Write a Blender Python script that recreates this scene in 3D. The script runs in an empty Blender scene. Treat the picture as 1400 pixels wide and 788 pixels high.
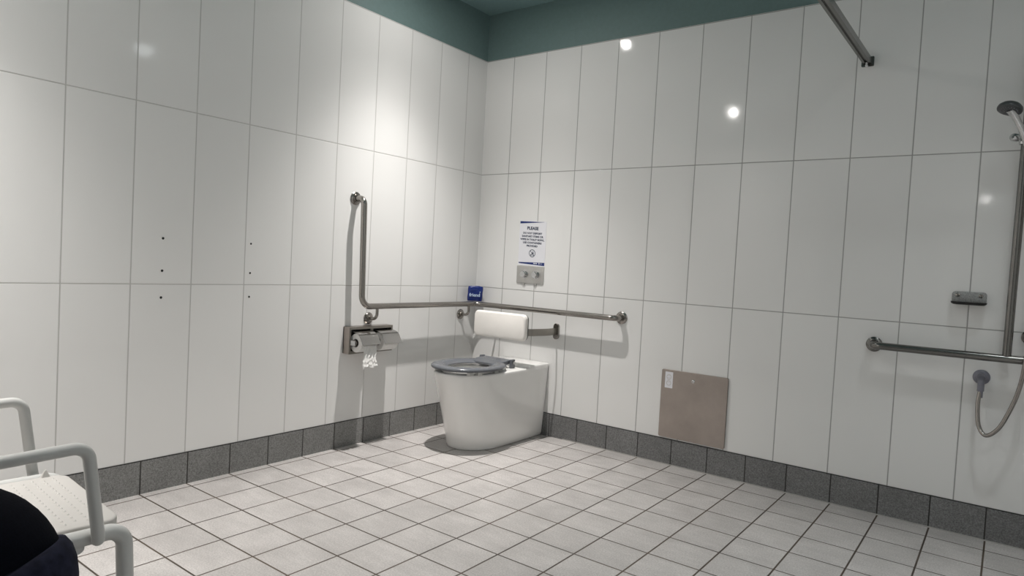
import bpy, bmesh, math, random
from mathutils import Vector, Matrix
random.seed(4)
C = bpy.context.scene.collection
S = bpy.context.scene
PI = math.pi

# ------------------------------------------------------------------ camera
cam_d = bpy.data.cameras.new('camera')
cam_d.sensor_width = 36.0
cam_d.lens = 910.09 * 36.0 / 1400.0
cam_d.clip_start = 0.02
cam = bpy.data.objects.new('camera', cam_d)
C.objects.link(cam)
_r = Vector((0.79809926, 0.60005912, 0.05446664))
_u = Vector((-0.06631437, -0.00236833, 0.99779597))
_f = Vector((-0.59886557, 0.79995215, -0.03790238))
cam.matrix_world = Matrix(((_r.x, _u.x, -_f.x, 2.86844), (_r.y, _u.y, -_f.y, -3.42723),
                           (_r.z, _u.z, -_f.z, 1.05656), (0, 0, 0, 1)))
S.camera = cam

# ------------------------------------------------------------------ world, exposure, lights
CEIL = 2.68
TILE_TOP = 2.377
REAR = -3.60
EAST = 3.62
world = bpy.data.worlds.new('world')
world.use_nodes = True
world.node_tree.nodes['Background'].inputs[0].default_value = (0.75, 0.85, 1.0, 1)
world.node_tree.nodes['Background'].inputs[1].default_value = 0.02
S.world = world
S.view_settings.view_transform = 'Standard'
S.view_settings.look = 'None'
S.view_settings.exposure = 0.89
S.view_settings.gamma = 1.0
S.view_settings.use_curve_mapping = False

# beam of a recessed downlight: angle from straight down -> relative intensity (IES data)
BEAM = [(0, 6.2), (10, 5.7), (16, 4.8), (20, 4.0), (23, 3.4), (26, 2.8), (29, 2.15), (34, 1.25), (39, 0.62), (45, 0.36),
        (50, 0.27), (60, 0.22), (75, 0.12), (88, 0.02), (90, 0.0), (180, 0.0)]
ies = bpy.data.texts.new('downlight_beam')
ies.write('IESNA:LM-63-1995\nTILT=NONE\n1 1000 1 %d 1 1 2 0 0 0\n1 1 1\n' % len(BEAM)
          + ' '.join(str(a) for a, _ in BEAM) + '\n0\n' + ' '.join('%.3f' % (v * 14.15) for _, v in BEAM) + '\n')
#        x     y      watts  colour
LAMPS = [(0.55, -0.87, 22.5, (1.0, 0.965, 0.930)),
         (0.56, -3.15, 24, (1.0, 0.965, 0.930)),
         (2.95, -0.87, 4.2, (0.92, 0.98, 1.0)),
         (3.30, -2.20, 24, (0.95, 0.99, 1.0))]  # last lamp is an unseen fill, added to brighten walls and floor
for (x, y, w, col) in LAMPS:
    ld = bpy.data.lights.new('downlight_lamp', 'POINT')
    ld.energy = w
    ld.shadow_soft_size = 0.024 if x < 1 else 0.075
    ld.color = col
    ld.use_nodes = True
    lt = ld.node_tree
    em = lt.nodes['Emission']
    ie = lt.nodes.new('ShaderNodeTexIES')
    ie.mode = 'INTERNAL'
    ie.ies = ies
    lt.links.new(ie.outputs[0], em.inputs['Strength'])
    lo = bpy.data.objects.new('downlight_lamp', ld)
    lo.location = (x, y, CEIL - 0.02)
    C.objects.link(lo)


# ------------------------------------------------------------------ node helpers
def new_mat(name, color=(0.8, 0.8, 0.8), rough=0.5, metal=0.0, **kw):
    m = bpy.data.materials.new(name)
    m.use_nodes = True
    b = m.node_tree.nodes['Principled BSDF']
    b.inputs['Base Color'].default_value = (*color, 1)
    b.inputs['Roughness'].default_value = rough
    b.inputs['Metallic'].default_value = metal
    for k, v in kw.items():
        b.inputs[k].default_value = v
    return m


class NT:
    def __init__(s, m):
        s.m = m
        s.t = m.node_tree
        s.b = s.t.nodes['Principled BSDF']

    def n(s, kind, **kw):
        nd = s.t.nodes.new(kind)
        for k, v in kw.items():
            setattr(nd, k, v)
        return nd

    def put(s, sock, v):
        if v is None:
            return
        if isinstance(v, (int, float)):
            sock.default_value = v
        elif isinstance(v, tuple):
            sock.default_value = v
        else:
            s.t.links.new(v, sock)

    def math(s, op, a, b=None, c=None):
        nd = s.n('ShaderNodeMath', operation=op)
        s.put(nd.inputs[0], a)
        s.put(nd.inputs[1], b)
        if c is not None:
            s.put(nd.inputs[2], c)
        return nd.outputs[0]

    def mix(s, f, a, b):
        nd = s.n('ShaderNodeMix', data_type='RGBA')
        s.put(nd.inputs[0], f)
        s.put(nd.inputs[6], a)
        s.put(nd.inputs[7], b)
        return nd.outputs[2]

    def noise(s, scale, detail=2.0, rough=0.5, vec=None):
        nd = s.n('ShaderNodeTexNoise')
        nd.inputs['Scale'].default_value = scale
        nd.inputs['Detail'].default_value = detail
        nd.inputs['Roughness'].default_value = rough
        if vec is None:
            vec = s.pos()
        s.t.links.new(vec, nd.inputs['Vector'])
        return nd.outputs[0]

    def pos(s):
        if not hasattr(s, '_p'):
            s._p = s.n('ShaderNodeNewGeometry').outputs['Position']
        return s._p

    def xyz(s):
        if not hasattr(s, '_x'):
            nd = s.n('ShaderNodeSeparateXYZ')
            s.t.links.new(s.pos(), nd.inputs[0])
            s._x = nd.outputs
        return s._x

    def rng(s, v, a, b, c, d, smooth=False):
        nd = s.n('ShaderNodeMapRange')
        if smooth:
            nd.interpolation_type = 'SMOOTHSTEP'
        s.put(nd.inputs[0], v)
        for i, q in enumerate((a, b, c, d)):
            nd.inputs[1 + i].default_value = q
        return nd.outputs[0]

    def joint(s, v, off, period, w):
        """1 on a grout line, 0 on the tile (lines at off + k*period)"""
        a = s.math('SUBTRACT', v, off)
        a = s.math('ADD', a, 50 * period)
        a = s.math('MODULO', a, period)
        b = s.math('SUBTRACT', period, a)
        d = s.math('MINIMUM', a, b)
        return s.rng(d, w * 0.35, w * 0.75, 1.0, 0.0, True)

    def cell(s, v, off, period):
        a = s.math('SUBTRACT', v, off)
        a = s.math('DIVIDE', a, period)
        return s.math('FLOOR', a)

    def rand2(s, a, b):
        c = s.n('ShaderNodeCombineXYZ')
        s.put(c.inputs[0], a)
        s.put(c.inputs[1], b)
        w = s.n('ShaderNodeTexWhiteNoise', noise_dimensions='3D')
        s.t.links.new(c.outputs[0], w.inputs[0])
        return w.outputs[0]

    def bump(s, h, strength, dist):
        nd = s.n('ShaderNodeBump')
        nd.inputs['Strength'].default_value = strength
        nd.inputs['Distance'].default_value = dist
        s.t.links.new(h, nd.inputs['Height'])
        s.t.links.new(nd.outputs[0], s.b.inputs['Normal'])


def grey(v, t=(1, 1, 1)):
    return (v * t[0], v * t[1], v * t[2], 1)


def wall_tile_mat(name, axis, off, grout=0.50, sign=1.0):
    m = new_mat(name, rough=0.12)
    q = NT(m)
    x = q.xyz()[axis]
    z = q.xyz()[2]
    jv = q.joint(x, off, 0.2504, 0.0040)
    jh = q.joint(z, 0.1408, 0.7443, 0.0040)
    j = q.math('MAXIMUM', jv, jh)
    r = q.rand2(q.cell(x, off, 0.2504), q.cell(z, 0.1408, 0.7443))
    tile = q.mix(r, grey(0.80, (1, .995, .98)), grey(0.83, (1, .995, .98)))
    col = q.mix(j, tile, grey(grout, (1, .98, .95)))
    q.t.links.new(col, q.b.inputs['Base Color'])
    rg = q.rng(q.noise(9.0, 3.0), 0.3, 0.7, 0.05, 0.085)
    rough = q.math('ADD', rg, q.math('MULTIPLY', j, 0.5))
    q.t.links.new(rough, q.b.inputs['Roughness'])
    h = q.math('MULTIPLY', j, -1.0)
    h = q.math('ADD', h, q.math('MULTIPLY', q.noise(2.6, 1.0), 0.5))
    h = q.math('ADD', h, q.math('MULTIPLY', q.noise(140.0, 2.0), 0.012))
    q.bump(h, 0.55, 0.0016)
    return m


def stone_tile_mat(name, base, axes_offs, jw, grout, rough=0.55, speck=0.25, stains=False):
    m = new_mat(name, rough=rough)
    q = NT(m)
    js, cells = [], []
    for ax, off in axes_offs:
        js.append(q.joint(q.xyz()[ax], off, 0.2, jw))
        cells.append(q.cell(q.xyz()[ax], off, 0.2))
    j = js[0] if len(js) == 1 else q.math('MAXIMUM', js[0], js[1])
    r = q.rand2(cells[0], cells[1] if len(cells) > 1 else 3.0)
    n1 = q.noise(170.0, 6.0, 0.85)
    n2 = q.noise(7.0, 4.0, 0.6)
    v = q.rng(n1, 0.36, 0.64, 1 - speck, 1 + speck)
    v = q.math('MULTIPLY', v, q.rng(n2, 0.25, 0.75, 0.86, 1.10))
    v = q.math('MULTIPLY', v, q.rng(r, 0, 1, 0.93, 1.06))
    if stains:
        sep = q.n('ShaderNodeCombineXYZ')
        q.put(sep.inputs[0], q.math('MULTIPLY', q.xyz()[0], 3.0))
        q.put(sep.inputs[1], q.math('MULTIPLY', q.xyz()[1], 14.0))
        st = q.noise(2.3, 5.0, 0.65, sep.outputs[0])
        v = q.math('MULTIPLY', v, q.rng(st, 0.38, 0.62, 0.95, 1.03))
    c = q.n('ShaderNodeCombineXYZ')
    q.put(c.inputs[0], q.math('MULTIPLY', v, base[0]))
    q.put(c.inputs[1], q.math('MULTIPLY', v, base[1]))
    q.put(c.inputs[2], q.math('MULTIPLY', v, base[2]))
    g2 = q.mix(q.rng(q.noise(3.0, 2.0), 0.4, 0.6, 0, 1), grout, tuple(min(1, a * 1.9) for a in grout[:3]) + (1,))
    col = q.mix(j, c.outputs[0], g2)
    q.t.links.new(col, q.b.inputs['Base Color'])
    h = q.math('MULTIPLY', j, -1.0)
    h = q.math('ADD', h, q.math('MULTIPLY', n1, 0.22))
    q.bump(h, 0.6, 0.0015)
    q.t.links.new(q.rng(n2, 0.3, 0.7, rough - 0.1, rough + 0.12), q.b.inputs['Roughness'])
    return m


def metal_mat(name, col, rough, brushed=0.0, axis=0):
    m = new_mat(name, col, rough, 1.0)
    q = NT(m)
    n = q.noise(25.0, 2.0)
    q.t.links.new(q.rng(n, 0.3, 0.7, rough * 0.93, rough * 1.08), q.b.inputs['Roughness'])
    if brushed:
        c = q.n('ShaderNodeCombineXYZ')
        for i in range(3):
            q.put(c.inputs[i], q.math('MULTIPLY', q.xyz()[i], 12.0 if i == axis else 900.0))
        b = q.noise(1.0, 2.0, 0.5, c.outputs[0])
        q.bump(b, brushed, 0.0004)
        blot = q.noise(5.0, 5.0, 0.7)
        v = q.rng(blot, 0.3, 0.7, 0.88, 1.06)
        cc = q.n('ShaderNodeCombineXYZ')
        for i in range(3):
            q.put(cc.inputs[i], q.math('MULTIPLY', v, col[i]))
        q.t.links.new(cc.outputs[0], q.b.inputs['Base Color'])
    return m


def noisy_mat(name, col, rough, amp=0.06, scale=30.0, bump=0.0, **kw):
    m = new_mat(name, col, rough, **kw)
    q = NT(m)
    n = q.noise(scale, 3.0, 0.6)
    v = q.rng(n, 0.3, 0.7, 1 - amp, 1 + amp)
    cc = q.n('ShaderNodeCombineXYZ')
    for i in range(3):
        q.put(cc.inputs[i], q.math('MULTIPLY', v, col[i]))
    q.t.links.new(cc.outputs[0], q.b.inputs['Base Color'])
    if bump:
        q.bump(n, bump, 0.002)
    return m


M = {}
M['tile_left'] = wall_tile_mat('glossy white wall tile left', 1, -0.1865, 0.52)
M['tile_right'] = wall_tile_mat('glossy white wall tile right', 0, 0.2247, 0.36)
M['tile_other_y'] = M['tile_left']
M['teal'] = noisy_mat('teal wall paint', (0.150, 0.225, 0.222), 0.6, 0.04, 50.0, 0.05)
M['teal_ceiling'] = noisy_mat('teal ceiling paint', (0.185, 0.290, 0.295), 0.6, 0.04, 50.0, 0.05)
M['floor'] = stone_tile_mat('speckled grey floor tile', (0.50, 0.475, 0.46), [(0, 0.049), (1, -1.5299)], 0.0058,
                            (0.045, 0.032, 0.022, 1), 0.5, 0.28, True)
M['base_left'] = stone_tile_mat('dark grey skirting tile left', (0.215, 0.215, 0.21), [(1, -1.5274)], 0.0045,
                                (0.012, 0.011, 0.010, 1), 0.5, 0.55)
M['base_right'] = stone_tile_mat('dark grey skirting tile right', (0.180, 0.180, 0.180), [(0, 0.6462)], 0.0045,
                                 (0.012, 0.011, 0.010, 1), 0.5, 0.55)
M['sealant'] = noisy_mat('pale silicone sealant', (0.42, 0.41, 0.39), 0.5)
M['steel'] = metal_mat('satin stainless steel', (0.33, 0.31, 0.288), 0.21)
M['brushed'] = metal_mat('brushed stainless steel', (0.40, 0.355, 0.325), 0.36, 0.5, 2)
M['brushed_h'] = metal_mat('brushed stainless steel horizontal', (0.34, 0.32, 0.29), 0.33, 0.4, 1)
M['plate'] = metal_mat('matt chrome flush plate', (0.62, 0.61, 0.59), 0.40, 0.2, 0)
M['chrome'] = metal_mat('polished chrome', (0.60, 0.60, 0.60), 0.10)
M['hood'] = metal_mat('polished steel hood', (0.42, 0.41, 0.40), 0.14)
M['dark_metal'] = metal_mat('dark metal', (0.20, 0.195, 0.185), 0.24)  # darker metal for the shower fittings and curtain track
M['china'] = noisy_mat('white vitreous china', (0.87, 0.86, 0.84), 0.08, 0.01, 4.0)
M['china'].node_tree.nodes['Principled BSDF'].inputs['Coat Weight'].default_value = 0.4
M['seat'] = noisy_mat('grey seat plastic', (0.120, 0.127, 0.142), 0.22, 0.03, 20.0)
M['buffer'] = noisy_mat('pale rubber buffer', (0.55, 0.55, 0.53), 0.6)
M['pad'] = noisy_mat('white moulded pad', (0.87, 0.84, 0.80), 0.42, 0.03, 8.0)
M['pad_back'] = noisy_mat('dark grey backing', (0.09, 0.09, 0.09), 0.5)
M['paper'] = noisy_mat('white paper', (0.80, 0.80, 0.84), 0.6, 0.01, 20.0)
M['tissue'] = noisy_mat('white toilet tissue', (0.82, 0.81, 0.79), 0.9, 0.05, 120.0, 0.5)
M['navy_ink'] = noisy_mat('navy print', (0.012, 0.03, 0.16), 0.5, 0.02)
M['dark_ink'] = noisy_mat('dark blue black print', (0.015, 0.03, 0.07), 0.5, 0.02)
M['white_ink'] = noisy_mat('white print', (0.8, 0.82, 0.85), 0.5, 0.02)
M['blue_film'] = noisy_mat('blue plastic film', (0.008, 0.024, 0.17), 0.25, 0.25, 70.0, 0.6)
M['pale_print'] = noisy_mat('pale blue print', (0.55, 0.68, 0.85), 0.4, 0.02)
M['black_hole'] = noisy_mat('dark recess', (0.012, 0.012, 0.012), 0.7)
M['grey_plastic'] = noisy_mat('dark grey plastic', (0.060, 0.064, 0.066), 0.3, 0.15, 160.0)
M['elbow_plastic'] = noisy_mat('blue grey plastic', (0.19, 0.19, 0.225), 0.35, 0.08)
M['soap'] = noisy_mat('speckled grey moulded plastic', (0.34, 0.34, 0.335), 0.5, 0.5, 260.0, 0.4)
M['chair'] = noisy_mat('white powder coated tube', (0.56, 0.56, 0.545), 0.32, 0.02, 12.0)
M['navy'] = noisy_mat('navy fabric', (0.0028, 0.0034, 0.0066), 1.0, 0.25, 300.0, 0.4, **{'Specular IOR Level': 0.12})
M['navy2'] = noisy_mat('lighter navy denim band', (0.0125, 0.0135, 0.027), 1.0, 0.5, 38.0, 0.5, **{'Specular IOR Level': 0.2})  # mottled navy, lighter than the bag body
M['door'] = noisy_mat('grey painted door', (0.20, 0.215, 0.22), 0.4, 0.03)
M['white_paint'] = noisy_mat('white painted metal', (0.8, 0.8, 0.8), 0.4, 0.01)
# shower seat: rows of little raised ovals over a white seat
mm = new_mat('white moulded seat', (0.53, 0.51, 0.485), 0.42)
q = NT(mm)
_y = q.xyz()[1]
_x = q.xyz()[0]
M['chair_seat'] = mm


def emit(name, col, s):
    m = new_mat(name, (0.9, 0.9, 0.9), 0.5)
    b = m.node_tree.nodes['Principled BSDF']
    b.inputs['Emission Color'].default_value = (*col, 1)
    b.inputs['Emission Strength'].default_value = s
    return m


M['lens'] = emit('lit lamp lens', (1.0, 0.96, 0.9), 24.0)
M['lens_wall'] = emit('bright wall lamp lens', (1.0, 0.98, 0.95), 90.0)
M['lens_dim'] = emit('dim lamp lens', (0.95, 0.98, 1.0), 1.2)

# ------------------------------------------------------------------ object helpers
ORG = {}


def thing(name, label, cat, loc=(0, 0, 0), group=None):
    o = bpy.data.objects.new(name, None)
    o.empty_display_size = 0.05
    o.location = loc
    C.objects.link(o)
    o['label'] = label
    o['category'] = cat
    if group:
        o['group'] = group
    ORG[o.name] = Vector(loc)
    return o


def obj(name, bm, mat, parent=None, smooth=True, label=None, angle=40, bevel=0.0):
    """bm is in world coordinates; the object is placed relative to its parent"""
    org = ORG[parent.name] if parent is not None else Vector((0, 0, 0))
    bmesh.ops.translate(bm, verts=bm.verts, vec=-org)
    me = bpy.data.meshes.new(name)
    bm.normal_update()
    bm.to_mesh(me)
    bm.free()
    mats = mat if isinstance(mat, list) else [mat]
    for m in mats:
        me.materials.append(m)
    if smooth:
        for p in me.polygons:
            p.use_smooth = True
        me.set_sharp_from_angle(angle=math.radians(angle))
    o = bpy.data.objects.new(name, me)
    C.objects.link(o)
    if parent is not None:
        o.parent = parent
    ORG[o.name] = org
    if bevel:
        b = o.modifiers.new('bevel', 'BEVEL')
        b.width = bevel
        b.segments = 3
        b.limit_method = 'ANGLE'
        b.angle_limit = math.radians(40)
    if label:
        o['label'] = label
    return o


def single(name, bm, mat, label, cat, loc, group=None, **kw):
    """a thing that is one mesh, with its origin at loc"""
    bmesh.ops.translate(bm, verts=bm.verts, vec=-Vector(loc))
    o = obj(name, bm, mat, None, **kw)
    o.location = loc
    ORG[o.name] = Vector(loc)
    o['label'] = label
    o['category'] = cat
    if group:
        o['group'] = group
    return o


def struct(name, bm, mat, parent=None, **kw):
    o = obj(name, bm, mat, parent, smooth=False, **kw)
    if parent is None:
        o['kind'] = 'structure'
    return o


def box(bm, x0, x1, y0, y1, z0, z1, mi=0):
    v = [bm.verts.new(p) for p in [(x0, y0, z0), (x1, y0, z0), (x1, y1, z0), (x0, y1, z0),
                                   (x0, y0, z1), (x1, y0, z1), (x1, y1, z1), (x0, y1, z1)]]
    for f in [(0, 3, 2, 1), (4, 5, 6, 7), (0, 1, 5, 4), (1, 2, 6, 5), (2, 3, 7, 6), (3, 0, 4, 7)]:
        bm.faces.new([v[i] for i in f]).material_index = mi
    return bm


def bx(*a):
    return box(bmesh.new(), *a)


def loft(bm, rings, cap0=True, cap1=True, closed=True):
    vs = [[bm.verts.new(p) for p in r] for r in rings]
    n = len(rings[0])
    for a, b in zip(vs, vs[1:]):
        for i in range(n if closed else n - 1):
            j = (i + 1) % n
            bm.faces.new((a[i], a[j], b[j], b[i]))
    if cap0:
        bm.faces.new(list(reversed(vs[0])))
    if cap1:
        bm.faces.new(vs[-1])
    bmesh.ops.recalc_face_normals(bm, faces=bm.faces)
    return vs


def round_path(pts, rad, seg=8):
    """polyline with its corners rounded; rad a number or one per inner corner"""
    P = [Vector(p) for p in pts]
    out = [P[0]]
    for i in range(1, len(P) - 1):
        r = rad[i - 1] if isinstance(rad, (list, tuple)) else rad
        a = (P[i - 1] - P[i]).normalized()
        b = (P[i + 1] - P[i]).normalized()
        ang = a.angle(b)
        if r <= 0 or abs(ang - PI) < 1e-3:
            out.append(P[i])
            continue
        d = min(r / math.tan(ang / 2), (P[i - 1] - P[i]).length * .49, (P[i + 1] - P[i]).length * .49)
        r2 = d * math.tan(ang / 2)
        cen = P[i] + (a + b).normalized() * (r2 / math.sin(ang / 2))
        s = P[i] + a * d - cen
        e = P[i] + b * d - cen
        tot = s.angle(e)
        ax = s.cross(e).normalized()
        for k in range(seg + 1):
            out.append(cen + Matrix.Rotation(tot * k / seg, 3, ax) @ s)
    out.append(P[-1])
    return out


def sweep(bm, pts, section, cap=True, up=None):
    """section: list of (a, b) offsets in the moving frame, or a radius"""
    P = [Vector(p) for p in pts]
    if isinstance(section, (int, float)):
        section = [(section * math.cos(2 * PI * k / 16), section * math.sin(2 * PI * k / 16)) for k in range(16)]
    rings = []
    t0 = (P[1] - P[0]).normalized()
    ref = Vector(up) if up else (Vector((0, 0, 1)) if abs(t0.z) < 0.9 else Vector((1, 0, 0)))
    nrm = (ref - t0 * ref.dot(t0)).normalized()
    for i, p in enumerate(P):
        if i == 0:
            t = t0
        elif i == len(P) - 1:
            t = (P[i] - P[i - 1]).normalized()
        else:
            t = ((P[i + 1] - P[i]).normalized() + (P[i] - P[i - 1]).normalized()).normalized()
        nrm = (nrm - t * nrm.dot(t)).normalized()
        bn = t.cross(nrm)
        rings.append([p + nrm * a + bn * b for a, b in section])
    loft(bm, rings, cap, cap)
    return bm


def tube(pts, r, rad=0.0, seg=8, bm=None):
    bm = bm or bmesh.new()
    return sweep(bm, round_path(pts, rad, seg) if rad else pts, r)


def lathe(profile, origin, axis, n=32, bm=None):
    """profile [(r, h)] spun about axis through origin"""
    bm = bm or bmesh.new()
    ax = Vector(axis).normalized()
    ref = Vector((0, 0, 1)) if abs(ax.z) < 0.9 else Vector((1, 0, 0))
    a = ax.cross(ref).normalized()
    b = ax.cross(a)
    o = Vector(origin)
    rings = []
    for r, h in profile:
        r = max(r, 1e-4)
        rings.append([o + ax * h + a * (r * math.cos(2 * PI * k / n)) + b * (r * math.sin(2 * PI * k / n)) for k in range(n)])
    loft(bm, rings)
    return bm


def rrect(w, h, r, n=6):
    """rounded rectangle outline, centred, ccw"""
    pts = []
    for cx, cy, a0 in [(w / 2 - r, h / 2 - r, 0), (-w / 2 + r, h / 2 - r, 90), (-w / 2 + r, -h / 2 + r, 180), (w / 2 - r, -h / 2 + r, 270)]:
        for k in range(n + 1):
            a = math.radians(a0 + 90 * k / n)
            pts.append((cx + r * math.cos(a), cy + r * math.sin(a)))
    return pts


def slab(outline, place, layers):
    """outline (u,v) lofted through layers [(offset_along_normal, inset_scale_in_metres)]; place(u,v,w)->point"""
    bm = bmesh.new()
    rings = []
    for w, ins in layers:
        ring = []
        for (u, v) in outline:
            L = math.hypot(u, v)
            uu = u - math.copysign(min(ins, abs(u)), u) if abs(u) > 1e-6 else 0
            vv = v - math.copysign(min(ins, abs(v)), v) if abs(v) > 1e-6 else 0
            ring.append(place(uu, vv, w))
        rings.append(ring)
    loft(bm, rings)
    return bm


def on_right(x, z, y=0.0):       # plane facing -y
    return lambda u, v, w: Vector((x + u, y - w, z + v))


def on_left(y, z, x=0.0):        # plane facing +x, u runs along +y
    return lambda u, v, w: Vector((x + w, y + u, z + v))


def text_bm(body, size, place, align='CENTER', extrude=0.0002, bold=0.0, sx=1.0):
    cu = bpy.data.curves.new('t', 'FONT')
    cu.body = body
    cu.size = size
    cu.align_x = align
    cu.align_y = 'CENTER'
    cu.offset = bold
    cu.resolution_u = 3
    to = bpy.data.objects.new('t', cu)
    C.objects.link(to)
    dg = bpy.context.evaluated_depsgraph_get()
    me = bpy.data.meshes.new_from_object(to.evaluated_get(dg))
    bm = bmesh.new()
    bm.from_mesh(me)
    bpy.data.objects.remove(to)
    bpy.data.curves.remove(cu)
    bpy.data.meshes.remove(me)
    for v in bm.verts:
        v.co = place(v.co.x * sx, v.co.y, extrude)
    return bm


def poly(pts, place, w):
    bm = bmesh.new()
    a = [bm.verts.new(place(u, v, w)) for u, v in pts]
    b = [bm.verts.new(place(u, v, 0.0)) for u, v in pts]
    bm.faces.new(a)
    bm.faces.new(list(reversed(b)))
    for i in range(len(a)):
        j = (i + 1) % len(a)
        bm.faces.new((a[i], a[j], b[j], b[i]))
    bmesh.ops.recalc_face_normals(bm, faces=bm.faces)
    return bm


def join(a, b):
    me = bpy.data.meshes.new('j')
    b.to_mesh(me)
    b.free()
    a.from_mesh(me)
    bpy.data.meshes.remove(me)
    return a


# ------------------------------------------------------------------ the room
BT = 0.1408   # top of the skirting tiles
struct('floor', bx(-0.12, EAST + 0.12, REAR - 0.12, 0.12, -0.1, 0.0), M['floor'])
struct('ceiling', bx(-0.12, EAST + 0.12, REAR - 0.12, 0.12, CEIL, CEIL + 0.1), M['teal_ceiling'])
wl = struct('wall_left', bx(-0.12, 0.0, REAR, 0.12, 0.0, TILE_TOP), M['tile_left'])
struct('wall_right', bx(0.0, EAST, 0.0, 0.12, 0.0, TILE_TOP), M['tile_right'])
struct('trim_left', bx(-0.12, -0.006, REAR - .12, 0.12, TILE_TOP, CEIL), M['teal'])
struct('trim_right', bx(-0.006, EAST, 0.006, 0.12, TILE_TOP, CEIL), M['teal'])
# rear wall with a door opening, seen only as a soft reflection in the glossy tiles
DX0, DX1, DZ = 1.36, 2.36, 2.08
bm = bmesh.new()
box(bm, 0.0, DX0, REAR - 0.12, REAR, 0, TILE_TOP)
box(bm, DX1, EAST, REAR - 0.12, REAR, 0, TILE_TOP)
box(bm, DX0, DX1, REAR - 0.12, REAR, DZ, TILE_TOP)
struct('wall_rear', bm, M['tile_right'])
struct('trim_rear', bx(0.0, EAST, REAR - 0.12, REAR - 0.006, TILE_TOP, CEIL), M['teal'])
d = struct('door_1', bx(DX0, DX1, REAR - 0.07, REAR - 0.03, 0.0, DZ), M['door'])
bm = tube([(DX1 - 0.1, REAR - 0.03, 1.0), (DX1 - 0.1, REAR + 0.03, 1.0), (DX1 - 0.22, REAR + 0.03, 1.0)], 0.009, 0.02)
obj('door_handle', bm, M['steel'], d)
struct('wall_east', bx(EAST, EAST + 0.12, REAR - 0.12, 0.12, 0.0, TILE_TOP), M['tile_left'])
struct('trim_east', bx(EAST + 0.006, EAST + 0.12, REAR - 0.12, 0.12, TILE_TOP, CEIL), M['teal'])
struct('baseboard_left', bx(0.0, 0.004, REAR, 0.0, 0.0, BT - 0.002), M['base_left'])
struct('baseboard_right', bx(0.004, EAST, -0.004, 0.0, 0.0, BT - 0.002), M['base_right'])
struct('baseboard_rear', bx(0.004, DX0, REAR, REAR + 0.004, 0.0, BT - 0.002), M['base_right'])
struct('baseboard_east', bx(EAST - 0.004, EAST, REAR + .004, -0.004, 0.0, BT - 0.002), M['base_left'])
bm = bmesh.new()
sweep(bm, [(0.75, -0.0045, 0.0), (EAST - .004, -0.0045, 0.0)], [(0.0, 0.0), (0.006, 0.0), (0.0, -0.007)], up=(0, 0, 1))
for v in bm.verts:
    v.co.y = min(v.co.y, -0.004)
struct('trim_1', bm, M['sealant'])
bm = bmesh.new()
box(bm, 0.0, 0.003, REAR, 0.0, BT - 0.002, BT + 0.0012)
struct('trim_2', bm, M['black_hole'])
bm = bmesh.new()
box(bm, 0.003, EAST, -0.003, 0.0, BT - 0.002, BT + 0.0012)
struct('trim_3', bm, M['black_hole'])
# six open screw holes in the left wall
for (y, z, r) in [(-2.0654, 1.0793, .0052), (-2.065, 0.9425, .0052), (-2.066, 0.8288, .0052),
                  (-1.6597, 1.0787, .0046), (-1.659, 0.9409, .0046), (-1.6591, 0.8286, .0046)]:
    bm = lathe([(r * 1.05, -0.0002), (r, 0.0006), (r * 0.6, 0.0004), (r * .55, 0.0002)], (0.0002, y, z), (1, 0, 0), 16)
    obj('screw_hole', bm, M['black_hole'], wl)


# ------------------------------------------------------------------ ceiling downlights
def downlight(x, y, label, lens):
    t = thing('downlight', label, 'ceiling light', (x, y, CEIL), 'recessed ceiling downlights')
    obj('trim_ring', lathe([(0.044, -0.001), (0.062, -0.001), (0.062, 0.003), (0.058, 0.006), (0.046, 0.005), (0.044, 0.0)],
                           (x, y, CEIL), (0, 0, -1), 32), M['white_paint'], t)
    obj('lens', lathe([(0.0, -0.001), (0.034, -0.001), (0.034, 0.002), (0.0, 0.003)], (x, y, CEIL), (0, 0, -1), 24), lens, t)


for (x, y, *_), lb in zip(LAMPS, ['round recessed downlight in the teal ceiling above the toilet',
                                  'round recessed downlight in the teal ceiling beside the rear corner',
                                  'round recessed downlight in the teal ceiling over the shower',
                                  'added unseen fill downlight in the teal ceiling near the door']):
    downlight(x, y, lb, M['lens'] if x < 1 else M['lens_dim'])

t = thing('wall_lamp', 'small round lit lamp on the rear wall beside the door', 'lamp', (2.65, REAR, 1.82))
obj('bezel', lathe([(0.030, 0.0), (0.042, 0.0), (0.042, 0.012), (0.030, 0.014)], (2.65, REAR, 1.82), (0, 1, 0), 24), M['white_paint'], t)
obj('lens', lathe([(0.0, 0.001), (0.029, 0.001), (0.029, 0.012), (0.0, 0.015)], (2.65, REAR, 1.82), (0, 1, 0), 24), M['lens_wall'], t)
# ------------------------------------------------------------------ toilet
TX = 0.440
TZ = 0.437


def d_outline(a, L, n=40, cx=TX, y0=-0.004, front=0.30, p=2.25):
    """D-shaped plan: straight sides from the wall, rounded front. returns points, first the back right corner"""
    pts = [(cx + a * t, y0) for t in (0.2, 0.6, 0.93)]
    pts += [(cx + a * 0.985, y0 - 0.004)]
    ys = y0 - L + front
    for k in range(0, 6):
        pts.append((cx + a, y0 - 0.02 + (ys - y0 + 0.02) * k / 6))
    for k in range(0, n + 1):
        t = PI * k / n
        c, s = math.cos(t), math.sin(t)
        pts.append((cx + a * math.copysign(abs(c) ** (2 / p), c), ys - front * abs(s) ** (2 / p)))
    for k in range(5, -1, -1):
        pts.append((cx - a, y0 - 0.02 + (ys - y0 + 0.02) * k / 6))
    pts += [(cx - a * 0.985, y0 - 0.004), (cx - a * 0.93, y0), (cx - a * 0.6, y0), (cx - a * 0.2, y0)]
    return pts


def pan_ring(z, a, L, front, p=2.25):
    return [(x, y, z) for x, y in d_outline(a, L, 40, TX, -0.004, front, p)]


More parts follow.
